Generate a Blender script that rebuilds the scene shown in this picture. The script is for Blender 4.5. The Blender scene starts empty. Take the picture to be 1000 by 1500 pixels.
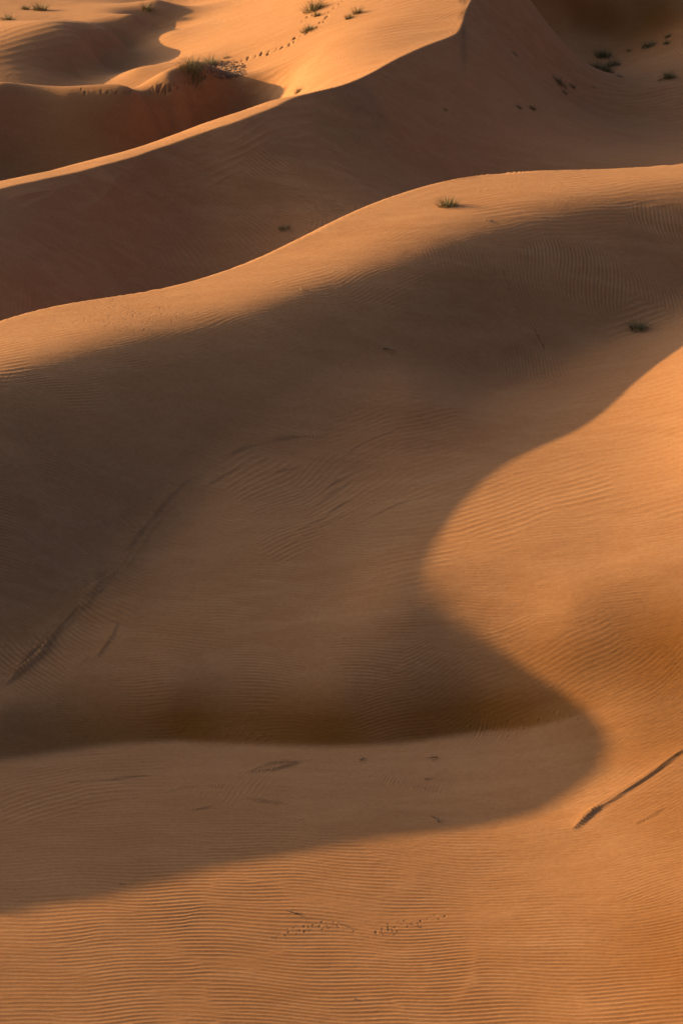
import bpy, math, random
import numpy as np
from mathutils import Vector

# ---------------------------------------------------------------- camera, sky, sun, exposure
CAMZ = 30.0; PITCH = math.radians(18); VF = math.radians(20)
AZ = math.radians(25)            # the sun stands on the left and this far behind the dunes
EL = math.radians(11.5)
scene = bpy.context.scene
C = scene.collection

cam = bpy.data.cameras.new('camera')
cam.sensor_fit = 'VERTICAL'; cam.angle = VF; cam.clip_start = 0.5; cam.clip_end = 9000
cam_ob = bpy.data.objects.new('camera', cam); C.objects.link(cam_ob)
cam_ob.location = (0, 0, CAMZ); cam_ob.rotation_euler = (math.radians(90) - PITCH, 0, 0)
scene.camera = cam_ob

world = bpy.data.worlds.new('World'); scene.world = world; world.use_nodes = True
wn = world.node_tree.nodes; wl = world.node_tree.links
sky = wn.new('ShaderNodeTexSky'); sky.sky_type = 'NISHITA'; sky.sun_disc = False
sky.sun_elevation = EL
sun_dir = Vector((-math.cos(AZ) * math.cos(EL), math.sin(AZ) * math.cos(EL), math.sin(EL)))   # towards the sun
sky.sun_rotation = math.atan2(sun_dir.x, sun_dir.y)
sky.air_density = 0.55; sky.dust_density = 10.0; sky.ozone_density = 1.0
bg = wn['Background']; bg.inputs['Strength'].default_value = 0.090
wl.new(sky.outputs[0], bg.inputs['Color'])

sun = bpy.data.lights.new('sun', 'SUN'); sun.energy = 5.0; sun.angle = math.radians(0.5)
sun.color = (1.0, 0.62, 0.24)
sun_ob = bpy.data.objects.new('sun', sun); C.objects.link(sun_ob)
sun_ob.rotation_euler = (-sun_dir).to_track_quat('-Z', 'Y').to_euler()
sun_ob.location = (-60, 60, 60)

vs = scene.view_settings
vs.view_transform = 'Standard'; vs.look = 'None'; vs.gamma = 1; vs.use_curve_mapping = False
vs.exposure = 1.42
scene.cycles.diffuse_bounces = 4; scene.cycles.max_bounces = 6

# ---------------------------------------------------------------- dune model (heights in metres)
FOC=750/math.tan(VF/2)   # px for 1500 high
def ray(u,v):
    a=(np.asarray(u,float)-500)/FOC; b=(750-np.asarray(v,float))/FOC
    dx=a; dy=math.cos(PITCH)+b*math.sin(PITCH); dz=-math.sin(PITCH)+b*math.cos(PITCH)
    return dx,dy,dz
def uvz(u,v,z):
    dx,dy,dz=ray(u,v); t=(z-CAMZ)/dz
    return (float(dx*t),float(dy*t),float(z))
def uyz(u,v,y):     # point on pixel ray at ground distance y
    dx,dy,dz=ray(u,v); t=y/dy
    return (float(dx*t),float(y),float(CAMZ+dz*t))
def col(u,y,z):     # hidden/off points: azimuth of column u at mid-row
    return ((u-500)/FOC*y*1.04,y,z)
def proj(x,y,z):
    d=y*math.cos(PITCH)-(z-CAMZ)*math.sin(PITCH)
    h=y*math.sin(PITCH)+(z-CAMZ)*math.cos(PITCH)
    return 500+FOC*x/d, 750-FOC*h/d, d
class TPS:
    def __init__(s,pts,lam=0.0,sy=0.75):
        p=np.array(pts,float); s.sy=sy
        X=np.c_[p[:,0],p[:,1]*sy]; s.X=X; n=len(X)
        r=np.linalg.norm(X[:,None]-X[None],axis=2)
        K=np.where(r>0,r*r*np.log(r+1e-12),0)+lam*np.eye(n)
        P=np.c_[np.ones(n),X]
        A=np.block([[K,P],[P.T,np.zeros((3,3))]])
        s.w=np.linalg.solve(A,np.r_[p[:,2],0,0,0])
    def __call__(s,x,y):
        sh=x.shape; x=x.ravel(); y=y.ravel()*s.sy; out=np.empty(len(x)); n=len(s.X)
        for i in range(0,len(x),20000):
            a=x[i:i+20000,None]-s.X[:,0]; b=y[i:i+20000,None]-s.X[:,1]
            r2=a*a+b*b+1e-9
            out[i:i+20000]=(0.5*r2*np.log(r2))@s.w[:n]+s.w[n]+s.w[n+1]*x[i:i+20000]+s.w[n+2]*y[i:i+20000]
        return out.reshape(sh)
def smax(a,b,k):
    h=np.clip(0.5+0.5*(a-b)/k,0,1); return b+(a-b)*h+k*h*(1-h)
def smin(a,b,k): return -smax(-a,-b,k)
FGp=[uvz(*a) for a in [(0,1112,0),(200,1084,0),(450,1096,0),(650,1088,.1),(780,1065,.35),(880,1050,.75),(1000,1015,1.0),(1150,960,1.2),(-200,1150,0),
 (0,1330,0),(500,1230,0),(800,1190,.22),(1000,1200,.65),(0,1500,-.1),(500,1500,-.35),(800,1400,-.05),(1000,1500,.1),(1000,1350,.4),(1200,1350,.9),(-200,1400,.05),(0,1650,-.1),(1000,1650,-.2)]]
FGp+=[(0,90,-1.0),(15,95,0),(-30,80,-.5),(-60,80,0),(-60,50,0),(-60,110,0)]
TGp=[uvz(*a) for a in [(-150,1140,0),(-150,1080,.7),(-150,1040,1.0),
 (0,1112,0),(0,1050,.8),(0,1000,1.1),
 (250,1087,0),(250,1022,.8),(250,860,2.0),(250,740,2.8),
 (500,1095,0),(500,1020,.9),(500,860,2.2),(500,700,3.35),(500,620,4.15),(400,640,3.95),(500,560,4.8),(600,560,4.75),(350,700,3.4),
 (700,1077,.15),(700,1005,1.0),(700,700,3.56),(700,590,4.15),(700,540,4.15),(600,900,2.15),(600,1000,1.1),
 (860,1052,.75),(850,700,3.8),(850,520,4.4),
 (1000,650,4.5),(1000,480,5.0),(1200,650,5.6),(1200,450,6.5)]]
for u,v,z,sl in [(700,745,3.29,-.06),(655,790,2.96,-.05),(630,825,2.74,-.04),(625,860,2.47,-.03),(640,890,2.22,-.01),(700,940,1.76,.0),(850,1035,.95,.0)]:
    P=uvz(u,v,z); TGp.append(P)
    for q in (4.5,10):
        TGp.append((P[0]+math.cos(AZ)*q,P[1]-math.sin(AZ)*q,z-sl*q+(.0 if q<9 else .2)))
TGp+=[(-60,70,0),(-60,90,1),(0,64,-4),(-12,64,-4),(10,64,-3),(0,120,4),(-40,110,2.5)]
# ---- dune A: swept crest profile
E1=np.array([.80,.60]); E2=np.array([.60,-.80])      # along the crest, towards the viewer
def smooth_table(X,Y,lo,hi,w,n=600):
    o=np.argsort(X); X=np.array(X)[o]; Y=np.array(Y)[o]
    g=np.linspace(lo,hi,n); y=np.interp(g,X,Y); dx=g[1]-g[0]
    k=np.arange(-int(4*w/dx),int(4*w/dx)+1)*dx; kk=np.exp(-.5*(k/w)**2); kk/=kk.sum()
    m=len(k)//2; yp=np.r_[2*y[0]-y[m:0:-1],y,2*y[-1]-y[-2:-m-2:-1]]
    return g,np.convolve(yp,kk,'valid')
sil=[(0,470,6.22),(50,455,6.32),(100,443,6.37),(200,431,6.42),(250,422,6.52),(300,409,6.62),(350,392,6.72),(400,371,6.87),(450,346,7.07),(500,320,7.27),(550,297,7.42),(600,280,7.52),(650,265,7.62),(700,255,7.67),(750,250,7.72),(875,247,7.82),(950,245,7.87),(1000,239,7.92),(1100,225,8.12),(1300,190,8.52)]
SP=np.array([uvz(*q) for q in sil]); SP=np.vstack([[(-45,52,-4),(-38,62,-2),(-30,72,1.5),(-22,80.5,4.4),(-16.5,86.5,5.7)],SP])
sa=SP[:,:2]@E1; sb=SP[:,:2]@E2
AW=1.2
ga,gb=smooth_table(sa,sb,-10,110,AW); _,gz=smooth_table(sa,SP[:,2],-10,110,AW)
ATp=[(0,548),(100,523),(200,502),(300,477),(400,442),(500,407),(600,376),(650,358),(700,342),(750,326),(800,317),(850,311),(900,303),(1000,283),(1150,262)]
ARC=[(0,1010),(60,950),(100,910),(150,850),(200,785),(250,728),(300,680),(350,650),(420,630),(500,612),(600,580),(700,540),(800,510),(900,480),(1000,455),(1150,420)]
TSL=.20; S0=.045; FW=2.8
tg=[];ta=[]
for u,v in ATp:
    dx,dy,dz=ray(u,v); y=np.linspace(70,125,4000); x=dx/dy*y; z=CAMZ+dz/dy*y
    A_=x*E1[0]+y*E1[1]; B_=x*E2[0]+y*E2[1]; t=B_-np.interp(A_,ga,gb)
    e=z-(np.interp(A_,ga,gz)-(-S0+(TSL+S0)/5)*np.maximum(t,0))
    i=np.argmax((e<0)&(t>0)) if False else np.where((e[:-1]>0)&(e[1:]<=0)&(t[1:]>0))[0]
    if len(i)==0: continue
    i=i[0]; tg.append(A_[i]); ta.append(t[i])
TAa,TAt=smooth_table(tg,ta,-10,110,2.0)
TG=TPS(TGp,.04)
def gprof(t,ta,sf):
    tt=np.maximum(t-ta,0)
    u_=np.clip(t/ta,0,1); g1=(-S0+(TSL+S0)/5)*ta
    front=np.where(t<ta,ta*(-S0*u_+(TSL+S0)/5*u_**5),g1+sf*tt-(sf-TSL)*FW*(1-np.exp(-tt/FW)))
    tb=np.maximum(-t,0); back=.6*(np.sqrt(tb*tb+.09)-.3)+S0*tb
    return np.where(t>0,front,back)
fa=[];fs=[]
for u,v in ARC:
    dx,dy,dz=ray(u,v); y=np.linspace(60,125,2500); x=dx/dy*y; z=CAMZ+dz/dy*y; h=TG(x,y); i=np.where(z>h)[0]
    j=np.argmax(z<h) ; x,y,z=x[j],y[j],h[j]
    A_=x*E1[0]+y*E1[1]; B_=x*E2[0]+y*E2[1]; t=B_-np.interp(A_,ga,gb); zc=np.interp(A_,ga,gz); t_a=np.interp(A_,TAa,TAt)
    tt=t-t_a; need=zc-z-(-S0+(TSL+S0)/5)*t_a; w=FW*(1-np.exp(-tt/FW)); sf=(need-TSL*w)/(tt-w)
    fa.append(A_);fs.append(sf)
FSa,FSs=smooth_table(fa,np.clip(fs,.54,.7),-10,110,2.5)
def tA(x,y):
    return x*E2[0]+y*E2[1]-np.interp(x*E1[0]+y*E1[1],ga,gb)
def duneA(x,y):
    A_=x*E1[0]+y*E1[1]; B_=x*E2[0]+y*E2[1]; t=B_-np.interp(A_,ga,gb)
    return np.interp(A_,ga,gz)-gprof(t,np.interp(A_,TAa,TAt),np.interp(A_,FSa,FSs))
crestB=[(-200,315,6.4),(0,276,6.2),(50,265,6.22),(100,254,6.25),(150,241,6.38),(200,227,6.48),(250,210,6.6),(300,192,6.85),(350,176,7.1),(400,157,7.3),(500,125,7.6),(600,77,7.9),(667,50,8.2),(691,0,8.8),(730,-60,9.8),(800,-130,11),(950,-220,13)]
BFp=[uvz(*a) for a in crestB]
BFp+=[uyz(*a) for a in [(0,505,103),(120,475,107),(250,452,113),(330,430,114.5),(500,333,118),(600,292,123),(690,275,129.5),(850,247,133),(1000,240,134),(850,150,150),(850,95,161),(1000,120,155),(0,380,108.5),(250,310,119),(500,220,126),(690,130,139),(1150,230,133),(1150,100,158)]]
BFp+=[uvz(*a) for a in [(850,60,4.2),(850,0,6.0),(1000,85,4.3),(1000,40,5.2),(1000,0,6.0),(1150,0,6.5),(760,30,5.2)]]
BFp+=[(0,95,0),(-15,90,2),(20,100,3),(-50,100,4),(-18,135,9),(-10,150,9.5),(-2,170,11),(0,200,14),(-40,130,8)]
Kp=[uvz(*a) for a in crestB]
rimC=[(-150,130,6.6),(0,133,6.0),(100,138,5.7),(200,141,5.5),(255,138,5.25),(300,127,5.25)]
for u,v,z in rimC:
    P=uvz(u,v,z); Kp.append(P)
    if u<250:
        Kp.append(uyz(u,v-10,P[1]+2.4)); Kp.append(uyz(u,v+10,P[1]+7))
Kp+=[uvz(*a) for a in [
 (360,122,5.2),(417,147,5.25),(300,105,5.15),(330,105,5.28),(360,105,5.42),(270,107,5.0),
 (0,238,3.0),(100,228,3.3),(200,212,3.5),(250,190,3.6),(300,170,3.85),(350,153,4.25),
 (400,60,6.3),(550,20,8),(550,60,7.8),(450,100,6.5),(450,0,7.4),(300,-60,6.5),(600,-60,9.5)]]
for u_,v_,z_ in [(0,276,6.2),(50,265,6.22),(100,254,6.25),(150,241,6.38),(200,227,6.48),(250,210,6.6),(300,192,6.85),(350,176,7.1),(400,157,7.3)]:
    yc=uvz(u_,v_,z_)[1]; Kp.append(uyz(u_,v_-10,yc+1.9)); u_<260 and Kp.append(uyz(u_,v_-5,yc+6.0))
Kp+=[uyz(*a) for a in [
 (0,72,156),(60,66,157),(120,62,158.5),(160,45,162),(200,22,167),(230,0,172),
 (0,116,151.5),(60,112,153),(110,105,156),(150,90,159.5),(185,70,163.5),(215,45,168),(245,15,175),
 (100,30,166),(0,30,166),(100,0,176),(0,0,176),(200,100,154),(250,100,153),(250,50,164),(300,60,160),(300,10,172),(0,-60,195),(150,-60,195)]]
Kp+=[(-40,105,5),(-27,133,7.2),(-38,130,8),(-40,150,5),col(850,150,10),col(1000,140,12),col(1000,180,15),col(700,125,10),col(300,108,8.5),col(800,165,10.5)]
FG=TPS(FGp,.01);BF=TPS(BFp,.01);K=TPS(Kp,.01)
RP=np.array([36, 44, 49.736, 52.736, 53.61, 54.465, 57.077, 58.8, 60.746, 61.893, 63.073, 64.513, 65.426, 66.874, 67.64, 68.331, 69.122, 69.849, 70.757, 71.586, 72.822, 74.387, 75.587, 78.387, 83.387, 120])
RC=np.array([-4.642, -1.642, 1.358, 4.358, 4.444, 4.63, 4.961, 5.343, 5.746, 6.129, 6.499, 6.803, 6.989, 7.08, 7.108, 7.103, 7.115, 7.163, 7.265, 7.396, 7.541, 7.664, 6.364, 3.464, -1.336, -12.336])
def ridge(x,y):
    p=x*math.sin(AZ)+y*math.cos(AZ); s=x*math.cos(AZ)-y*math.sin(AZ)
    S=-55.0; C=np.interp(p,RP,RC)
    return C-.42*(np.sqrt((s-S)**2+1)-1)
def f(x,y,detail=False):
    x=np.asarray(x,float);y=np.asarray(y,float)
    w=np.clip((x-3.5)/4.5,0,1)*np.clip((86-y)/6,0,1); z=smax(FG(x,y),TG(x,y),.10+1.1*w*w*(3-2*w))
    z=z-.7*np.maximum(0,-tA(x,y)-1.2)
    z=smax(z,duneA(x,y),.6)
    z=smax(z,ridge(x,y),.25)
    b=smin(BF(x,y),K(x,y),.08)
    b=np.where(y<95,-5,b)
    return smax(z,b,.4)

def far_fade(x, y, z):
    """beyond the dunes that the picture can show, ease into low rolling sand"""
    w = np.clip((np.abs(x) - 75) / 60, 0, 1)
    w = np.maximum(w, np.clip((y - 215) / 60, 0, 1)); w = np.maximum(w, np.clip((50 - y) / 25, 0, 1))
    w = w * w * (3 - 2 * w)
    roll = 1.2 + 1.4 * np.sin(x * .021 + .9 * np.sin(y * .013)) * np.sin(y * .027 + 1.3) + .8 * np.sin(x * .05 + y * .034)
    return z * (1 - w) + roll * w
def ground(x, y): return far_fade(x, y, f(x, y))

_tt = np.linspace(45, 260, 330)
def hit(u, v):
    """where the line of sight through a picture point meets the sand"""
    dx, dy, dz = ray(u, v); t = _tt
    for k in range(2):
        z = CAMZ + dz * t; h = f(dx * t, dy * t); i = max(1, int(np.argmax(z < h)))
        if k == 0: t = np.linspace(t[i - 1], t[i], 14)
    e0 = z[i - 1] - h[i - 1]; e1 = z[i] - h[i]
    t0 = t[i - 1] + (t[i] - t[i - 1]) * np.clip(e0 / (e0 - e1 + 1e-12), 0, 1)
    return np.array([dx * t0, dy * t0])
def mperpx(p): return proj(p[0], p[1], 4.0)[2] / FOC

# ---------------------------------------------------------------- wind ripples
rng = np.random.default_rng(7)
def lowpass(n, L):
    k = np.fft.fftfreq(n) * 2 * np.pi; k2 = k[:, None] ** 2 + k[None] ** 2
    a = np.fft.ifft2(np.fft.fft2(rng.normal(size=(n, n)) + 1j * rng.normal(size=(n, n))) * np.exp(-.5 * k2 * L * L))
    return a / np.sqrt(np.mean(np.abs(a) ** 2))
NT = 512
TILES = [lowpass(NT, 7.0).astype(np.complex64) for _ in range(2)]
def tile(k, a, b):
    t = TILES[k]; a = np.mod(a, NT); b = np.mod(b, NT); i = a.astype(np.int32); j = b.astype(np.int32); fa = a - i; fb = b - j
    fa = fa * fa * (3 - 2 * fa); fb = fb * fb * (3 - 2 * fb)
    i %= NT; j %= NT; i1 = (i + 1) % NT; j1 = (j + 1) % NT
    return t[i, j] * (1 - fa) * (1 - fb) + t[i1, j] * fa * (1 - fb) + t[i, j1] * (1 - fa) * fb + t[i1, j1] * fa * fb

# picture point, crest angle in the picture (deg, + rises to the right), spacing (px of the 1000 px photo), height/spacing, regularity
REG = [
 (60,1440,1,9.5,.042,.4),(200,1390,2,9,.038,.35),(140,1470,0,9,.036,.35),(330,1350,-2,9,.055,.6),(480,1440,-1,9.2,.055,1.2),(620,1390,-1,8.5,.055,1.3),(760,1440,0,9,.06,1.0),(930,1460,6,9.5,.065,.8),
 (850,1370,1,8,.055,1.1),(960,1380,8,7.5,.05,1),(250,1300,0,8.5,.055,.9),(80,1330,3,9,.05,.9),(480,1275,-3,8,.06,1.0),(700,1265,-3,7,.05,1.2),(860,1270,3,6.5,.035,1.2),(965,1260,18,6.5,.03,1.2),
 (930,1140,30,6,.012,1),(60,1250,3,8,.05,.9),(200,1225,3,7.5,.055,.8),(380,1225,-3,7.5,.055,.7),(560,1200,-5,6,.03,.8),(480,1145,-6,7,.015,.6),(720,1170,-6,5,.02,.9),
 (60,1150,14,6.5,.042,.3),(170,1125,6,6.5,.04,.3),(330,1112,35,6,.012,.4),(620,1108,60,6,.014,.4),(740,1095,52,5.5,.05,1.1),(840,1075,40,5.5,.03,.8),
 (300,1060,-4,5.5,.028,.6),(600,1045,12,6,.030,.6),(50,1070,-8,6,.028,.6),(180,1050,-5,5.5,.03,.7),(450,1050,0,5.5,.03,.6),
 (200,990,-3,5.5,.04,1.1),(400,960,-3,5.2,.045,1.3),(560,930,0,5.2,.045,1.3),(640,990,22,7,.045,.9),(760,960,26,8,.055,.8),
 (860,945,30,8.5,.065,.9),(940,985,33,8.5,.06,.7),(985,1030,38,7,.04,.6),(950,915,12,5.5,.03,1.2),(820,885,3,4.8,.035,1.3),(930,860,2,4.8,.035,1.3),(720,860,0,5,.035,1.3),
 (800,790,4,5,.03,1.2),(930,780,6,5,.03,1.1),(850,720,16,9,.032,.3),(760,750,18,9,.030,.3),(940,710,14,9,.032,.3),(900,640,12,8,.05,.3),(960,590,14,7,.06,.4),(880,600,14,7,.055,.4),
 (500,830,-2,5,.045,1.3),(350,850,-3,5,.045,1.2),(250,900,-5,5,.04,1.1),(600,800,10,8,.03,.5),
 (420,760,22,7,.028,.4),(490,720,33,8,.032,.35),(550,680,28,8,.032,.35),(640,690,20,9,.035,.5),(620,625,14,8,.04,.5),(720,640,6,7,.025,.5),(780,590,12,7,.02,.6),
 (380,700,25,9,.03,.5),(310,760,-12,5,.04,1.0),(300,690,-25,8,.06,.5),(230,770,-25,8,.055,.5),(160,880,-25,8,.055,.5),(60,980,-35,9,.07,.4),(130,960,-20,7,.045,.6),(400,640,-18,7,.04,.6),
 (60,620,-33,5,.05,1.5),(200,620,-30,4.6,.05,1.5),(330,560,-28,4.6,.045,1.4),(100,720,-27,5.2,.05,1.4),(40,800,-22,5.6,.05,1.2),(120,800,-15,4.8,.04,1.2),(60,880,-28,4.8,.045,1.2),(450,520,-30,4.6,.03,1.2),(250,640,-22,4.6,.04,1.2),
 (560,520,-40,5,.035,1.1),(650,470,-50,5.2,.05,1.4),(720,450,-62,5.4,.055,1.4),(790,440,-72,6,.055,1.3),(870,420,-76,6,.055,1.3),(960,390,-66,5.5,.05,1.3),(700,390,-60,5.2,.035,1.2),(760,510,-70,5.5,.05,1.1),(700,555,-30,5,.045,1.0),(620,560,-20,5,.03,1.0),(850,500,-50,5,.04,1.0),(940,490,20,6,.02,.8),
 (100,480,10,4,.010,.4),(100,520,10,4,.010,.4),(250,455,15,4,.014,.35),(250,490,15,4,.010,.35),(400,410,15,4,.010,.4),(400,440,15,4,.010,.4),(560,340,20,4,.008,.4),(560,380,20,4,.008,.4),(700,300,8,5,.012,.4),(700,335,8,4,.008,.4),(850,275,6,5,.008,.5),(850,300,6,5,.008,.5),(960,265,6,5,.008,.5),(655,318,-72,5,.018,.7),(0,510,10,4,.01,.4),
 (60,400,-70,5.5,.04,1.0),(160,395,-78,6,.05,.9),(270,360,-45,8,.07,.6),(330,345,-40,6.5,.05,.8),(200,320,-38,5,.045,1.3),(100,320,-45,4.8,.04,1.2),(60,290,-60,5,.03,.9),(400,250,-32,4.8,.045,1.4),(500,180,-30,4.8,.045,1.4),(560,250,-28,5,.03,1.2),(650,150,-28,5,.02,1.0),(700,220,5,6,.012,.6),(850,210,5,7,.02,.6),(950,150,10,7,.03,.6),(960,95,-40,6,.03,.8),(800,100,-20,6,.01,.7),
 (200,180,-10,5,.02,1),(60,262,20,4,.004,.5),(100,250,20,4,.004,.5),(150,237,20,4,.004,.5),(200,223,20,4,.004,.5),(250,206,20,4,.004,.5),(300,188,20,4,.004,.5),(350,172,20,4,.004,.5),(400,153,20,4,.004,.5),(450,136,20,4,.004,.5),(560,302,15,4,.006,.5),(620,280,15,4,.006,.5),(690,263,10,4,.006,.5),(780,257,10,4,.006,.5),(480,340,15,4,.006,.5),(380,388,15,4,.006,.5),(350,40,20,7,.012,.6),(500,60,20,7,.012,.6),(100,20,10,7,.012,.6),
]
class Ripples:
    def __init__(s):
        s.items = []
        for (u, v, ang, lam, amp, regu) in REG:
            lam *= (.60 if v >= 1190 else .82)
            a = math.radians(ang); e = 7.0
            p0 = hit(u, v); t1 = hit(u + e * math.cos(a), v - e * math.sin(a)); t2 = hit(u - e * math.cos(a), v + e * math.sin(a))
            n1 = hit(u + e * math.sin(a), v + e * math.cos(a)); n2 = hit(u - e * math.sin(a), v - e * math.cos(a))
            W1 = (t1 - t2) / (2 * e); W2 = (n1 - n2) / (2 * e) * lam
            k = np.linalg.solve(np.array([W1, W2]), [0, 2 * np.pi])
            L = 2 * np.pi / np.linalg.norm(k)
            if L > .75: k *= L / .75; L = .75
            T = np.array([-k[1], k[0]]); T /= np.linalg.norm(T); N = k / np.linalg.norm(k)
            gain = (1.5 if u < 600 else 1.9) if v > 1205 else (1.0 if (v < 720 and u > 700 and v > 540) else (1.0 if (u > 620 and 900 < v < 1060) else (3.8 if (v > 540 and u < 460 and v < 1010) else 2.9)))
            s.items.append((p0, k, T, N, L, amp * gain * L, regu))
    def __call__(s, x, y):
        n = len(x); out = np.zeros(n)
        P = np.array([i[0] for i in s.items])
        for c in range(0, n, 150000):
            X = x[c:c + 150000]; Y = y[c:c + 150000]
            d2 = (X[:, None] - P[:, 0]) ** 2 + ((Y[:, None] - P[:, 1]) * .55) ** 2
            w = 1 / (d2 + .12) ** 3.0; w /= w.sum(1, keepdims=True)
            fld = np.zeros(len(X), complex); amp = np.zeros(len(X))
            wx = X + .22 * np.sin(Y * 1.1 + .7 * np.sin(X * .6)); wy = Y + .10 * np.sin(X * .9 + 1.3 * np.sin(Y * .35)) + .05 * np.sin(X * 2.3 + Y * .8) + .05 * np.real(tile(0, X * 4.5, Y * 5.5 + 30)) + .020 * np.real(tile(1, X * 11, Y * 16))
            for q, (p0, k, T, N, L, A, regu) in enumerate(s.items):
                m = np.where(w[:, q] > .02)[0]
                if len(m) == 0: continue
                a = wx[m]; b = wy[m]
                tt_ = (a * T[0] + b * T[1]); nn_ = (a * N[0] + b * N[1])
                z = tile(0, tt_ / (14 * L * (.35 + .4 * regu)) * 7 + 37, nn_ / (4.0 * L * (.5 + .5 * regu)) * 7 + 91) + .22 * regu
                fld[m] += w[m, q] * z * np.exp(1j * (k[0] * a + k[1] * b)); amp[m] += w[m, q] * A
            ph = np.angle(fld); ph = ph + .6 * np.sin(ph)
            mag = np.clip(np.abs(fld) / .5, 0, 1)
            mod = .75 + .5 * np.real(tile(1, X * 2.2 + 11, Y * 1.3)) .clip(-1, 1)
            out[c:c + 150000] = amp * mod * (.12 + .88 * mag) * np.cos(ph) * .5
        return out
ripples = Ripples()

# small ridges, scours and tracks: polyline in the picture, height (m), width (px) uphill side, lee side
LINES = [
 ([(836,1216),(848,1205),(866,1188),(910,1160),(955,1131),(1000,1098),(1060,1060)], .04, 30, 6),
 ([(836,1216),(846,1207),(862,1190),(880,1178)], .04, 14, 8),
 ([(928,1207),(948,1196),(970,1182)], .045, 16, 4),
 ([(340,1134),(400,1122),(470,1110),(560,1101)], .055, 12, 9),
 ([(430,1122),(520,1132),(600,1150),(680,1170)], .034, 12, 5),
 ([(235,1187),(290,1184),(312,1178)], .05, 8, 5),([(245,1157),(290,1150),(340,1153)], .05, 10, 5),
 ([(300,1175),(400,1195),(470,1212),(525,1223)], .016, 10, 3),([(440,1165),(520,1174),(600,1192)], .032, 9, 5),([(90,1145),(160,1140),(235,1131)], .03, 10, 4),
 ([(320,1160),(380,1172),(430,1176)], .034, 8, 5),([(10,1120),(80,1108),(150,1100)], .02, 8, 4),
 ([(0,1006),(60,950),(100,906),(150,851),(200,787),(240,738),(290,690)], .06, 14, 5),([(8,1003),(66,950),(108,905),(158,851),(206,792)], .04, 8, 4),([(300,690),(330,668),(375,648),(430,640),(480,640)], .055, 10, 4),
 ([(180,842),(215,785),(262,728)], .025, 10, 4),([(140,965),(160,935),(176,905)], .035, 10, 4),([(112,975),(130,960)], .035, 8, 3),
 ([(316,800),(350,780),(384,766)], .035, 10, 3),([(270,880),(285,860)], .03, 8, 3),([(330,715),(380,695),(440,685)], .03, 9, 3),([(300,712),(340,690),(395,672)], .03, 8, 3),
 ([(452,775),(500,738),(560,712)], .020, 10, 3),([(455,745),(500,712),(575,682)], .020, 10, 3),([(470,720),(520,690),(600,668)], .020, 10, 3),([(490,700),(540,668),(620,645)], .018, 10, 3),([(420,800),(480,765),(530,742)], .018, 10, 3),([(500,672),(530,650),(590,625)], .018, 9, 3),([(400,800),(440,775),(470,760)], .025, 8, 3),([(520,770),(580,740),(640,722)], .025, 12, 3),
 ([(20,300),(70,285),(128,262)], .14, 34, 40),([(110,315),(150,292),(186,255)], .13, 30, 40),
 ([(0,48),(20,43),(40,37)], .05, 8, 5),([(0,20),(30,10)], .06, 8, 5),
]
def seg_field(X, Y, pts):
    """distance to a polyline (signed, + on its right) and the run along it from 0 to 1"""
    best = np.full(len(X), 1e9); sg = np.zeros(len(X)); run = np.zeros(len(X)); tot = 0
    ln = [np.linalg.norm(b - a) for a, b in zip(pts[:-1], pts[1:])]; S = sum(ln)
    for (a, b), l in zip(zip(pts[:-1], pts[1:]), ln):
        d = (b - a) / l; t = np.clip((X - a[0]) * d[0] + (Y - a[1]) * d[1], 0, l)
        ex = X - a[0] - d[0] * t; ey = Y - a[1] - d[1] * t; r = np.hypot(ex, ey)
        m = r < best; best[m] = r[m]; sg[m] = (ex * d[1] - ey * d[0])[m]; run[m] = ((tot + t) / S)[m]; tot += l
    return best, np.sign(sg), run
def resample(pts, n):
    p = np.array(pts, float); s = np.r_[0, np.cumsum(np.hypot(*np.diff(p, axis=0).T))]; g = np.linspace(0, s[-1], n)
    return np.c_[np.interp(g, s, p[:, 0]), np.interp(g, s, p[:, 1])]
def line_disp(X, Y, out):
    for pts, hgt, wu, wl_ in LINES:
        tl = sum(math.dist(a, b) for a, b in zip(pts[:-1], pts[1:]))
        q = resample(pts, max(4, int(len(pts) * 2.5))); W = np.array([hit(*p) for p in q]); mp = mperpx(W.mean(0))
        w1 = wu * mp; w2 = wl_ * mp; r = max(w1, w2) * 2.5
        lo = W.min(0) - r; hi = W.max(0) + r
        m = np.where((X > lo[0]) & (X < hi[0]) & (Y > lo[1]) & (Y < hi[1]))[0]
        if len(m) == 0: continue
        d, sg, run = seg_field(X[m], Y[m], W)
        rag = np.real(tile(1, X[m] / w1 * 5, Y[m] / w1 * 5)); d = d + w2 * (.3 if wu > 25 else .7) * rag; sg = np.where(d < 0, -sg, sg); d = np.abs(d)
        up = sg < 0
        prof = np.where(up, np.exp(-(d / w1) * 1.6), np.clip(1 - d / (w2 * 1.4), 0, 1) ** 1.3 * 1.25 - .25 * np.exp(-(d / w2 / 2.5) ** 2))
        taper = np.clip(run / .12, 0, 1) ** .7 * np.clip((1 - run) / .2, 0, 1) ** .7
        teeth = 1.0 if wu > 25 else .62 + .45 * np.sin(2 * np.pi * (run * tl / 4.6) + 1.6 * d / w2 + 1.3 * rag)
        out[m] += teeth * hgt * prof * taper * np.clip(.7 + .6 * np.real(tile(0, X[m] / w1 * 4 + 7, Y[m] / w1 * 4)), .1, 1.4)
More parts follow.
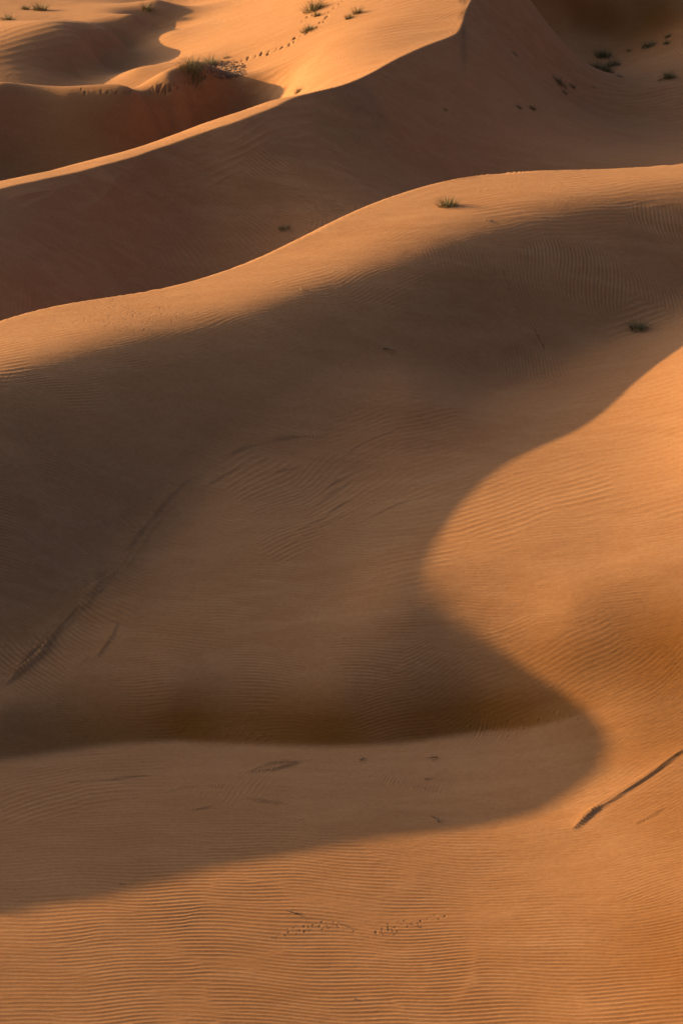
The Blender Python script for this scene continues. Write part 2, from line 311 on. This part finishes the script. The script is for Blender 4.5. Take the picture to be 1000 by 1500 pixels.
# footprints and tracks: path, spacing px, size px, depth m, sideways px, jitter
TRACKS = [
 ([(356,88),(380,80),(400,74),(420,66),(435,57),(450,47),(465,37),(475,29),(485,17),(497,5),(507,-8)], 5.0, 1.7, .13, 1.8, 1.4),
 ([(445,32),(455,22),(472,4)], 4, 1.7, .12, 1.6, 1.5),([(420,70),(444,40)], 6, 1.4, .05, 1.5, 1.2),
 ([(232,131),(255,127),(275,121),(293,114),(312,106)], 3.2, 1.6, .14, 3.0, 2.2),
 ([(120,133),(160,136),(200,137),(240,131)], 5.0, 1.3, .07, 2.4, 2.4),
 ([(836,1004),(860,985),(885,966),(903,952)], 6, .8, .010, .8, .8),
 ([(395,1377),(430,1364),(470,1355),(500,1352)], 3.2, 1.3, .017, 4, 4),([(480,1366),(530,1368),(582,1365)], 4.5, 1.3, .015, 4, 5),([(560,1360),(605,1352),(650,1341)], 4, 1.3, .015, 4, 4.5),
 ([(412,1337),(450,1339)], 6, 1.2, .010, 2, 3),([(225,1372),(290,1330)], 6, 1.1, .006, 3, 5),
 ([(735,390),(745,420),(752,447),(768,462)], 4.5, 1.0, .035, .5, 1.0),([(783,482),(790,497),(800,515)], 2.5, 1.2, .06, .5, .8),
 ([(690,1075),(760,1066),(840,1048)], 2.2, 1.5, -.014, 6, 9),([(240,1075),(330,1080),(420,1078)], 4, 1.5, -.010, 8, 9),
]
def bumps_disp(X, Y, out, P, R, D):
    order = np.argsort(X); xs = X[order]
    for (px, py), r, d in zip(P, R, D):
        a = np.searchsorted(xs, px - 3 * r); b = np.searchsorted(xs, px + 3 * r); m = order[a:b]
        m = m[np.abs(Y[m] - py) < 6 * r]
        if len(m) == 0: continue
        q = ((X[m] - px) / r) ** 2 + ((Y[m] - py) / (1.7 * r)) ** 2
        out[m] += -d * np.exp(-q) + .16 * d * np.exp(-(np.sqrt(q) - 1.6) ** 2 * 2.2)
def track_points():
    rnd = random.Random(3); P = []; R = []; D = []
    for pts, sp, size, dep, side, jit in TRACKS:
        L = sum(math.dist(a, b) for a, b in zip(pts[:-1], pts[1:])); n = int(L / sp)
        q = resample(pts, n)
        for i, (u, v) in enumerate(q):
            s = side * (1 if i % 2 else -1)
            p = hit(u + .6 * s + rnd.uniform(-jit, jit), v + .5 * s + rnd.uniform(-jit, jit)); mp = mperpx(p)
            P.append(p); R.append(size * mp * rnd.uniform(.6, 1.4)); D.append(dep * rnd.uniform(.2, 1.5))
    for i in range(260):                                  # trampled hummock beside the big clump of grass
        a = rnd.uniform(0, 6.283); r = math.sqrt(rnd.random())
        p = hit(331 + 27 * r * math.cos(a), 101 + 13 * r * math.sin(a)); mp = mperpx(p)
        P.append(p); R.append(rnd.uniform(1.0, 1.8) * mp); D.append(rnd.uniform(-.02, .06))
    for i in range(420):                                  # pocked patch on the long lit crest
        u = rnd.gauss(190, 55); v = 460 - (u - 190) * .10 + rnd.gauss(0, 11)
        p = hit(u, v); mp = mperpx(p)
        P.append(p); R.append(rnd.uniform(.7, 1.3) * mp); D.append(rnd.uniform(.0, .018))
    return P, R, D
def detail(X, Y):
    out = ripples(X, Y)
    n = np.real(tile(1, X * 5.0, Y * 4.0)); n2 = np.real(tile(0, X * 1.15 + 50, Y * .8 + 9)); n3 = np.real(tile(1, X * 17 + 5, Y * 15))
    out += .0045 * n + .022 * n2 + .0020 * n3
    n4 = np.real(tile(0, X * 3.1 + 20, Y * 2.2)); n5 = np.real(tile(1, (X * .82 + Y * .57) * 1.3 + 70, (Y * .82 - X * .57) * 9))
    out += .011 * n4 + .010 * n5
    cm = np.exp(-((X + 2.5) / 5.5) ** 2 - ((Y - 69.3) / 1.7) ** 2)
    out += cm * (.020 * np.real(tile(0, (X + Y * .3) * 3.2, (Y - X * .06) * 16)) + .008 * np.real(tile(1, X * 13, Y * 26)))
    line_disp(X, Y, out)
    bumps_disp(X, Y, out, *track_points())
    return out

# ---------------------------------------------------------------- the sand surface
def crest_B(tan):
    """distance of the sharp crest along a bearing (past the bearing .046 it leaves the picture: carried on straight)"""
    tk = np.linspace(-.137, .046, 260); y = np.linspace(104, 170, 1200); X = y[:, None] * tk[None]; Y = y[:, None] + 0 * tk[None]
    d = BF(X, Y) - K(X, Y); s = np.zeros(len(tk))
    for i in range(len(tk)):
        j = np.where((d[:-1, i] < 0) & (d[1:, i] >= 0))[0]; j = j[0] if len(j) else 0
        s[i] = y[j] + (y[1] - y[0]) * np.clip(-d[j, i] / (d[j + 1, i] - d[j, i] + 1e-9), 0, 1)
    return np.where(tan <= .046, np.interp(tan, tk, s), s[-1] + 9 * (1 - np.exp(-np.maximum(tan - .046, 0) * 150)))
NSUB, N1, N2, YE = 56, 1400, 240, 232.0
tan_d = np.linspace(-.137, .137, 760)
g = np.r_[.0012 * np.arange(1, 6), .006 + .006 * np.arange(1, 40)]; g = np.r_[g, g[-1] + np.cumsum(.006 * 1.35 ** np.arange(1, 18))]; g = g[g < 4.0]
gl = np.r_[.0012 * np.arange(1, 6), .006 + .0055 * np.arange(1, 90)]; gl = np.r_[gl, gl[-1] + np.cumsum(.0055 * 1.35 ** np.arange(1, 18))]; gl = gl[gl < 4.0]
tan_all = np.r_[-(.137 + gl[::-1]), tan_d, .137 + g]
sub = np.linspace(-.137, .137, NSUB)
yB_sub = crest_B(sub)
F1 = np.zeros((N1, NSUB)); F2 = np.zeros((N2, NSUB))
for i, t in enumerate(sub):
    for F, n, a, b in ((F1, N1, 51.0, yB_sub[i]), (F2, N2, yB_sub[i], YE)):
        y = np.linspace(a, b, 2200); z = f(y * t, y); v = proj(y * t, y, z)[1]
        run = np.minimum.accumulate(v); dv = np.abs(np.diff(v)); vis = v[1:] <= run[1:] + 1e-9
        inpic = (v[1:] < 1530) & (v[1:] > -40)
        m = np.where(vis & inpic, dv, .04 * dv) + np.diff(y) * .6
        cum = np.r_[0, np.cumsum(m)]; yy = np.interp(np.linspace(0, cum[-1], n), cum, y)
        F[:, i] = yy
ker = np.exp(-.5 * (np.arange(-6, 7) / 2.2) ** 2); ker /= ker.sum()
def smooth_cols(F):
    P = np.pad(F, ((0, 0), (6, 6)), mode='edge'); return np.stack([P[:, k:k + F.shape[1]] for k in range(13)], 0).transpose(1, 2, 0) @ ker
F1 = smooth_cols(F1); F2 = smooth_cols(F2)
tc = np.clip(tan_all, -.137, .137)
pos = (tc + .137) / .274 * (NSUB - 1); i0 = np.clip(pos.astype(int), 0, NSUB - 2); fr = pos - i0
G1 = F1[:, i0] * (1 - fr) + F1[:, i0 + 1] * fr; G2 = F2[:, i0] * (1 - fr) + F2[:, i0 + 1] * fr
yB = crest_B(tc); yBs = G1[-1]
q1 = np.clip((G1 - 98) / (yBs - 98), 0, 1); G1 = G1 + (yB - yBs) * q1 * q1
q2 = np.clip((YE - G2) / (YE - yBs), 0, 1); G2 = G2 + (yB - yBs) * q2 ** 3
near = 51.0 - (51.0 - 6.0) * np.linspace(1, 0, 16, endpoint=False)[:, None] ** 1.3 + 0 * tan_all[None]
far = YE * (1 + np.cumsum(.02 * 1.22 ** np.arange(22)))[:, None] + 0 * tan_all[None]
Yg = np.vstack([near, G1, G2[1:], far])
Xg = Yg * tan_all[None]
nr, nc = Yg.shape
Zg = ground(Xg, Yg)
front = smax(np.maximum(FG(Xg, Yg), TG(Xg, Yg)) - .7 * np.maximum(0, -tA(Xg, Yg) - 1.2), duneA(Xg, Yg), .3)
backz = np.where(Yg < 95, -5, np.minimum(BF(Xg, Yg), K(Xg, Yg)))
is_front = (front > backz)
msk = ((np.abs(Xg / Yg) < .139) & (Yg > 50) & (Yg < 225)).ravel()
D = np.zeros(nr * nc); D[msk] = detail(Xg.ravel()[msk], Yg.ravel()[msk])
Zg = Zg + D.reshape(nr, nc) * np.clip((.1372 - np.abs(tan_all)) / .005, 0, 1)[None]

# patches of redder, iron-stained sand
def patches(L):
    R = np.zeros((nr, nc))
    for u, v, ru, rv, s in L:
        p = hit(u, v); a = hit(u - ru * .5, v); b = hit(u + ru * .5, v); c = hit(u, v - rv * .5); d = hit(u, v + rv * .5)
        rx = abs(b[0] - a[0]) + .3; ry = min(abs(c[1] - d[1]) + .15, 9)
        R = np.maximum(R, s * np.exp(-((Xg - p[0]) / rx) ** 2 - ((Yg - p[1]) / ry) ** 2))
    return R
# redder, iron-stained sand
Rg = patches([(610,640,110,45,.9),(520,665,60,35,.7),(660,400,90,40,.7),(880,320,120,20,.4),(420,660,60,30,.4),(830,560,120,25,.5)])
# loose orange sand of steep faces; also paints shade into slip-face foot and bowl
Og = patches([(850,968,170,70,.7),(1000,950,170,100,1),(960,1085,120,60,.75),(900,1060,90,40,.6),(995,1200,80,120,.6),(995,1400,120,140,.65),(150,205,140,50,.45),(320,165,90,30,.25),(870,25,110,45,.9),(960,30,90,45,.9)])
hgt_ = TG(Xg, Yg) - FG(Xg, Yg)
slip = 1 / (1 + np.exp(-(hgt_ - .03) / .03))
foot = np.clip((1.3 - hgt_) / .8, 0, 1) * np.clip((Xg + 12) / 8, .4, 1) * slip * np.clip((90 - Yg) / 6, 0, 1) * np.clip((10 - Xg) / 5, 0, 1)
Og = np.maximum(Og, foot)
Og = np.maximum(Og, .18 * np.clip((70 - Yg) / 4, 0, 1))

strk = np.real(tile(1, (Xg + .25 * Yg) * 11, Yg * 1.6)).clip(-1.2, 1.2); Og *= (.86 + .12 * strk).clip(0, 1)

rowB = len(near) + N1 - 1
idx = np.arange(nr * nc).reshape(nr, nc)
quads = np.stack([idx[:-1, :-1], idx[:-1, 1:], idx[1:, 1:], idx[1:, :-1]], -1)
lab = np.zeros((nr - 1, nc - 1), int)
lab[~is_front[:-1, :-1]] = 1
lab[rowB:] = 2
lab[:len(near)] = 0
COO = np.stack([Xg, Yg, Zg], -1).reshape(-1, 3)

def new_mat(name):
    m = bpy.data.materials.new(name); m.use_nodes = True
    return m, m.node_tree.nodes, m.node_tree.links
def sand_material():
    m, n, l = new_mat('sand')
    b = n['Principled BSDF']; b.inputs['Roughness'].default_value = .95; b.inputs['Specular IOR Level'].default_value = .15
    geo = n.new('ShaderNodeNewGeometry')
    def noise(scale, det, rough=.55, vec=None, dist=0):
        t = n.new('ShaderNodeTexNoise'); t.inputs['Scale'].default_value = scale; t.inputs['Detail'].default_value = det
        t.inputs['Roughness'].default_value = rough; t.inputs['Distortion'].default_value = dist
        l.new(vec or geo.outputs['Position'], t.inputs['Vector']); return t.outputs['Fac']
    def mix(fac, a, c, mode='MIX'):
        x = n.new('ShaderNodeMix'); x.data_type = 'RGBA'; x.blend_type = mode
        if hasattr(fac, 'links') or hasattr(fac, 'is_output'): l.new(fac, x.inputs[0])
        else: x.inputs[0].default_value = fac
        for s, q in ((6, a), (7, c)):
            if isinstance(q, tuple): x.inputs[s].default_value = (*q, 1)
            else: l.new(q, x.inputs[s])
        return x.outputs[2]
    def ramp(fac, lo, hi):
        r = n.new('ShaderNodeMapRange'); r.inputs['From Min'].default_value = lo; r.inputs['From Max'].default_value = hi; l.new(fac, r.inputs['Value']); return r.outputs[0]
    sc = n.new('ShaderNodeMapping'); sc.inputs['Scale'].default_value = (.35, 1.0, 1.0); l.new(geo.outputs['Position'], sc.inputs['Vector'])
    base = mix(ramp(noise(.16, 3, .5, sc.outputs[0]), .35, .68), SAND_A, SAND_B)
    base = mix(ramp(noise(1.3, 5, .6, sc.outputs[0], .6), .42, .75), base, SAND_C)
    at = n.new('ShaderNodeAttribute'); at.attribute_name = 'red_sand'
    mm = n.new('ShaderNodeMath'); mm.operation = 'MULTIPLY'; l.new(at.outputs['Fac'], mm.inputs[0]); l.new(ramp(noise(.9, 4, .6, sc.outputs[0], .8), .25, .7), mm.inputs[1])
    mm.use_clamp = True
    base = mix(mm.outputs[0], base, SAND_RED)
    ao = n.new('ShaderNodeAttribute'); ao.attribute_name = 'orange_sand_shade'
    base = mix(ao.outputs['Fac'], base, SAND_ORANGE_SHADE)
    base = mix(ramp(noise(38, 3, .7), .38, .72), base, SAND_D, 'MULTIPLY')                # coarse dark grains
    base = mix(ramp(noise(7, 5, .7), .40, .68), base, (.88, .86, .84), 'MULTIPLY')
    l.new(base, b.inputs['Base Color'])
    bp = n.new('ShaderNodeBump'); bp.inputs['Strength'].default_value = .35; bp.inputs['Distance'].default_value = .02
    l.new(noise(26, 4, .65), bp.inputs['Height'])
    b2 = n.new('ShaderNodeBump'); b2.inputs['Strength'].default_value = .35; b2.inputs['Distance'].default_value = .05
    l.new(noise(5, 5, .62, sc.outputs[0]), b2.inputs['Height']); l.new(bp.outputs[0], b2.inputs['Normal']); l.new(b2.outputs[0], b.inputs['Normal'])
    return m
SAND_A = (.36, .185, .084); SAND_B = (.325, .161, .068); SAND_C = (.385, .207, .098); SAND_RED = (.26, .115, .052); SAND_D = (.80, .76, .74); SAND_ORANGE_SHADE = (.20, .076, .010)
sand = sand_material()

def sand_object(name, sel, label):
    q = quads[sel]; used = np.zeros(nr * nc, bool); used[q.ravel()] = True
    remap = np.cumsum(used) - 1; q = remap[q]; co = COO[used]
    me = bpy.data.meshes.new(name)
    me.vertices.add(len(co)); me.vertices.foreach_set('co', co.astype(np.float32).ravel())
    me.loops.add(q.size); me.loops.foreach_set('vertex_index', q.ravel().astype(np.int32))
    me.polygons.add(len(q)); me.polygons.foreach_set('loop_start', np.arange(0, q.size, 4, dtype=np.int32))
    me.update(calc_edges=True)
    me.polygons.foreach_set('use_smooth', np.ones(len(q), bool))
    a = me.attributes.new('orange_sand_shade', 'FLOAT', 'POINT'); a.data.foreach_set('value', Og.ravel()[used].astype(np.float32))
    a = me.attributes.new('red_sand', 'FLOAT', 'POINT'); a.data.foreach_set('value', Rg.ravel()[used].astype(np.float32))
    me.materials.append(sand)
    o = bpy.data.objects.new(name, me); C.objects.link(o); o['kind'] = 'structure'; o['label'] = label
    return o
sand_object('sand_dune', lab == 0, 'rippled sand floor and the long dune with the curved lit crest')
sand_object('sand_dune', lab == 1, 'shaded flank under the sharp straight knife-edge crest')
sand_object('sand_dune', lab == 2, 'sunlit hollows and humps behind the knife-edge crest')

# ---------------------------------------------------------------- desert grass
def plant_material(name, c1, c2):
    m, n, l = new_mat(name); b = n['Principled BSDF']; b.inputs['Roughness'].default_value = .7
    g_ = n.new('ShaderNodeNewGeometry'); t = n.new('ShaderNodeTexNoise'); t.inputs['Scale'].default_value = 9; t.inputs['Detail'].default_value = 3
    l.new(g_.outputs['Position'], t.inputs['Vector'])
    r = n.new('ShaderNodeValToRGB'); r.color_ramp.elements[0].position = .35; r.color_ramp.elements[1].position = .65
    r.color_ramp.elements[0].color = (*c1, 1); r.color_ramp.elements[1].color = (*c2, 1)
    l.new(t.outputs['Fac'], r.inputs[0]); l.new(r.outputs[0], b.inputs['Base Color']); return m
MG = plant_material('green_grass', (.055, .060, .018), (.14, .135, .045))
MD = plant_material('dry_grass', (.20, .13, .05), (.34, .225, .09))
MB = plant_material('grey_green_grass', (.08, .095, .05), (.17, .18, .10))
MW = plant_material('dry_wood', (.05, .03, .018), (.12, .075, .045))
ML = plant_material('dead_leaf', (.09, .055, .033), (.20, .125, .07))
def sand_z(p):
    x = np.array([p[0]]); y = np.array([p[1]]); return float(f(x, y)[0] + .022 * np.real(tile(0, x * 1.15 + 50, y * .8 + 9))[0])
def blades(rnd, n, rx, ry, h, spread, width, lean, foot):
    V = []; Fc = []
    for i in range(n):
        a = rnd.uniform(0, 6.283); r = rnd.random() ** .75; bx = rx * r * math.cos(a); by = ry * r * math.sin(a)
        L = h * rnd.uniform(.4, 1.2) * (1 - .45 * r); sp = spread * rnd.uniform(.25, 1.15); oa = math.atan2(by, bx + 1e-6) + rnd.uniform(-.9, .9)
        dx = math.cos(oa) * sp * (.35 + .75 * r) + lean[0]; dy = math.sin(oa) * sp * (.35 + .75 * r) + lean[1]
        wa = rnd.uniform(0, 3.1416); wx, wy = math.cos(wa) * width * .5, math.sin(wa) * width * .5
        z0 = foot(bx, by) - .05; k = len(V); m = 4
        for j in range(m):
            t = j / (m - 1); w = (1 - t) ** .7
            cx = bx + dx * L * t * t ** .3; cy = by + dy * L * t * t ** .3; cz = z0 + L * (t - .28 * sp * t * t)
            if j < m - 1: V += [(cx - wx * w, cy - wy * w, cz), (cx + wx * w, cy + wy * w, cz)]
            else: V.append((cx, cy, cz))
        for j in range(m - 2): Fc.append((k + 2 * j, k + 2 * j + 1, k + 2 * j + 3, k + 2 * j + 2))
        Fc.append((k + 2 * (m - 2), k + 2 * (m - 2) + 1, k + 2 * (m - 1)))
    return V, Fc
def mesh_obj(name, V, Fc, mat, parent=None):
    me = bpy.data.meshes.new(name); me.from_pydata(V, [], Fc); me.materials.append(mat)
    o = bpy.data.objects.new(name, me); C.objects.link(o)
    if parent: o.parent = parent
    return o
def tuft(u, v, wpx, hpx, label, kind='green', dens=1.0, lean=(0, 0), group='desert grass tufts', name='grass_tuft', cat='grass tuft'):
    p = hit(u, v); mp = mperpx(p); rnd = random.Random(int(u * 31 + v * 7)); z = sand_z(p)
    root = bpy.data.objects.new(name, None); C.objects.link(root); root.location = (p[0], p[1], z)
    root['label'] = label; root['category'] = cat; root['group'] = group
    h = hpx * mp * 2.0; rx = wpx * mp * .34; ry = rx * .9; wd = max(.010, .42 * mp)
    foot = lambda bx, by: sand_z((p[0] + bx, p[1] + by)) - z
    n = int((60 + 3.6 * wpx) * dens)
    mats = {'green': (MG, MD, .72), 'grey': (MB, MD, .85), 'mixed': (MG, MD, .6), 'dry': (MG, MD, .25), 'dark': (MG, MD, .85)}[kind]
    ga_ = mesh_obj('green_blades', *blades(rnd, int(n * mats[2]), rx, ry, h, 1.25, wd, lean, foot), mats[0], root)
    gb_ = mesh_obj('dry_blades', *blades(rnd, max(8, int(n * (1 - mats[2]))), rx * 1.3, ry * 1.3, h * .6, 1.5, wd * .9, lean, foot), mats[1], root)
    ga_['kind'] = 'stuff'; gb_['kind'] = 'stuff'
    return root
TUFTS = [
 (655,302,38,13,'bushy green tuft alone on the lit crest, casting a long shadow','green',2.2),
 (934,483,40,13,'dark green tuft alone in shade just above the large lit slope','green',2.2),
 (282,103,54,14,'large tall grass clump with brown skirt beside the trampled sand','mixed',2.4),
 (308,94,32,12,'grey-green tuft rising behind the large brown clump','grey',1.8),
 (331,84,11,6,'tiny brown tuft just above the trampled sand patch','dry',1.0),
 (459,14,40,13,'widest tuft beside the footprint trail, cut close to the picture top','green',2.0),
 (464,23,11,8,'small round brownish tuft right below the widest trailside tuft','mixed',1.5),
 (451,45,27,8,'low dark green tuft where the two footprint trails meet','green',1.9),
 (511,27,13,8,'smaller of the two tufts right of the footprint trail','green',1.6),
 (523,20,16,11,'taller of the two tufts right of the footprint trail','mixed',1.7),
 (12,29,26,8,'long low dark tuft leaning at the picture left edge','dark',1.5),
 (38,13,14,7,'middle tuft in the row of three at upper left','green',1.4),
 (60,14,26,11,'largest tuft in the row of three at upper left','green',1.8),
 (215,14,18,11,'tuft on the lip of the uppermost shaded hollow','mixed',1.5),
 (437,135,13,6,'small dark tuft on the lit side of the knife-edge crest','green',1.6),
 (882,82,34,12,'highest dark tuft of the cluster in the shaded hollow','dark',1.6),
 (872,99,30,9,'left tuft of the lower pair in the shaded cluster','dark',1.5),
 (888,105,28,11,'lowest and thickest tuft of the shaded cluster','dark',1.8),
 (896,96,32,9,'right tuft of the shaded cluster, sloping down to the right','dark',1.4),
 (948,68,26,9,'dark tuft at the foot of the brown slip face','dark',1.4),
 (977,54,11,6,'upper tiny tuft on the brown slip face','dark',1.0),
 (975,64,13,6,'lower tiny tuft on the brown slip face','dark',1.0),
 (979,114,26,10,'dark tuft near the right edge below the brown slip face','dark',1.6),
 (819,123,28,9,'long dark tuft in the middle of the shaded flank','green',1.6),
 (838,128,9,6,'small tuft right beside the long dark tuft on the shaded flank','green',1.2),
 (826,137,9,6,'small tuft just below the long dark tuft on the shaded flank','green',1.2),
 (760,158,8,6,'thin tiny tuft, left of a pair on the open shaded flank','green',1.0),
 (780,160,11,7,'fuller small tuft, right of a pair on the open shaded flank','green',1.3),
 (798,121,12,4,'sparse dry tuft left of the long dark tuft on the shaded flank','dry',.6),
 (868,128,16,4,'sparse dry grass under the shaded cluster of tufts','dry',.6),
 (921,74,14,4,'sparse low tuft between the cluster and the slip-face tuft','dark',.7),
 (652,161,6,4,'tiny dark sprig alone on the wide shaded flank','dark',.7),
 (752,79,13,4,'low dark hummock plant high on the shaded flank','dark',1.0),
]
for (u, v, w, h, lab_, kind, dens) in TUFTS:
    tuft(u, v, w, h, lab_, kind, dens)
tuft(415,335,20,6,'dark withered bush in the shaded trough behind the lit crest','dark',1.6, lean=(.25, 0), group='withered plants', name='withered_bush', cat='bush')

# ---------------------------------------------------------------- twigs and litter lying on the sand
def twig_geo(rnd, L, r, forks):
    V = []; Fc = []
    def limb(a, b, r0, r1):
        a = Vector(a); b = Vector(b); d = (b - a).normalized(); s = d.cross(Vector((0, 0, 1)))
        s = s.normalized() if s.length > 1e-3 else Vector((1, 0, 0)); t = d.cross(s); k = len(V)
        for c, rr in ((a, r0), (b, r1)):
            for q in range(5):
                an = q * 1.2566; V.append(tuple(c + (s * math.cos(an) + t * math.sin(an)) * rr))
        for q in range(5): Fc.append((k + q, k + (q + 1) % 5, k + 5 + (q + 1) % 5, k + 5 + q))
        Fc.append(tuple(k + 5 + q for q in range(5)))
    p = Vector((-L / 2, 0, r)); ang = 0
    for i in range(4):
        ang += rnd.uniform(-.4, .4); q = p + Vector((math.cos(ang), math.sin(ang), 0)) * L / 4 + Vector((0, 0, rnd.uniform(-.2, .35) * r))
        limb(p, q, r * (1 - .2 * i), r * (.8 - .2 * i))
        if i < forks:
            fa = ang + rnd.choice((-1, 1)) * rnd.uniform(.5, 1.0)
            limb(q, q + Vector((math.cos(fa) * L * .3, math.sin(fa) * L * .3, L * .12)), r * .6, r * .2)
        p = q
    return V, Fc
TWIGS = [
 (428,1336,.34,.016,2,'forked dark twig above the scuffed trail on the front sand'),(500,1356,.22,.012,1,'short twig lying in the middle of the scuffed trail'),
 (604,1354,.20,.012,1,'small twig at the right end of the scuffed trail'),(636,1200,.40,.02,2,'dark stick at the edge of the big shadow on the sand floor'),
 (628,1142,.22,.016,1,'small dark stick on the shaded sand floor'),(632,1112,.36,.016,2,'thin branching twig at the foot of the dark slip face'),
 (533,1114,.40,.015,2,'curved twig beside the small ripple ridge in shade'),(180,1296,.16,.012,0,'small dark bit of wood at the shadow edge on the front sand'),
 (570,512,.50,.022,2,'dark twig lying on the shaded dune flank below the lit crest'),(443,427,.35,.02,0,'pale stick at the lower border of the lit crest'),
 (710,322,.30,.018,0,'small stick downslope of the bushy tuft on the lit crest'),(905,112,.5,.03,2,'reddish stick beside the lowest shaded tuft'),
 (968,117,.6,.035,2,'reddish branch left of the dark tuft near the right edge'),(521,1463,.12,.010,0,'tiny dark chip on the ripples at the bottom of the picture'),
]
for (u, v, L, r, fk, lb) in TWIGS:
    p = hit(u, v); rnd = random.Random(int(u + v)); V, Fc = twig_geo(rnd, L, r, fk)
    o = mesh_obj('twig', V, Fc, MW); e = .3
    gx = (f(np.array([p[0] + e]), np.array([p[1]]))[0] - f(np.array([p[0] - e]), np.array([p[1]]))[0]) / (2 * e)
    gy = (f(np.array([p[0]]), np.array([p[1] + e]))[0] - f(np.array([p[0]]), np.array([p[1] - e]))[0]) / (2 * e)
    nrm = Vector((-gx, -gy, 1)).normalized()
    o.rotation_mode = 'QUATERNION'; o.rotation_quaternion = nrm.to_track_quat('Z', 'X') @ Vector((1, 0, 0)).rotation_difference(Vector((math.cos(u), math.sin(u), 0)))
    o.location = (p[0], p[1], sand_z(p) + .004)
    o['label'] = lb; o['category'] = 'twig'; o['group'] = 'twigs lying on the sand'
rnd = random.Random(12); V = []; Fc = []
for i in range(280):                                       # chips of dead plant on the trampled hummock
    a = rnd.uniform(0, 6.283); r = rnd.random() ** .6
    p = hit(332 + 30 * r * math.cos(a), 101 + 14 * r * math.sin(a)); z = sand_z(p); k = len(V); an = rnd.uniform(0, 3.14); L = rnd.uniform(.05, .16); w = L * .22
    c, s = math.cos(an), math.sin(an); h = rnd.uniform(.01, .035)
    for sx, sy, sz in ((-1, -1, 0), (1, -1, .5), (1, 1, .5), (-1, 1, 0), (-.6, 0, 1), (.6, 0, 1)):
        V.append((p[0] + sx * L * c - sy * w * s, p[1] + sx * L * s + sy * w * c, z - .01 + h * sz))
    Fc += [(k, k + 1, k + 5, k + 4), (k + 2, k + 3, k + 4, k + 5), (k + 1, k + 2, k + 5), (k + 3, k, k + 4)]
o = mesh_obj('plant_litter', V, Fc, ML); o['kind'] = 'stuff'; o['label'] = 'dark dead plant litter strewn over the trampled sand beside the grass clump'; o['category'] = 'litter'
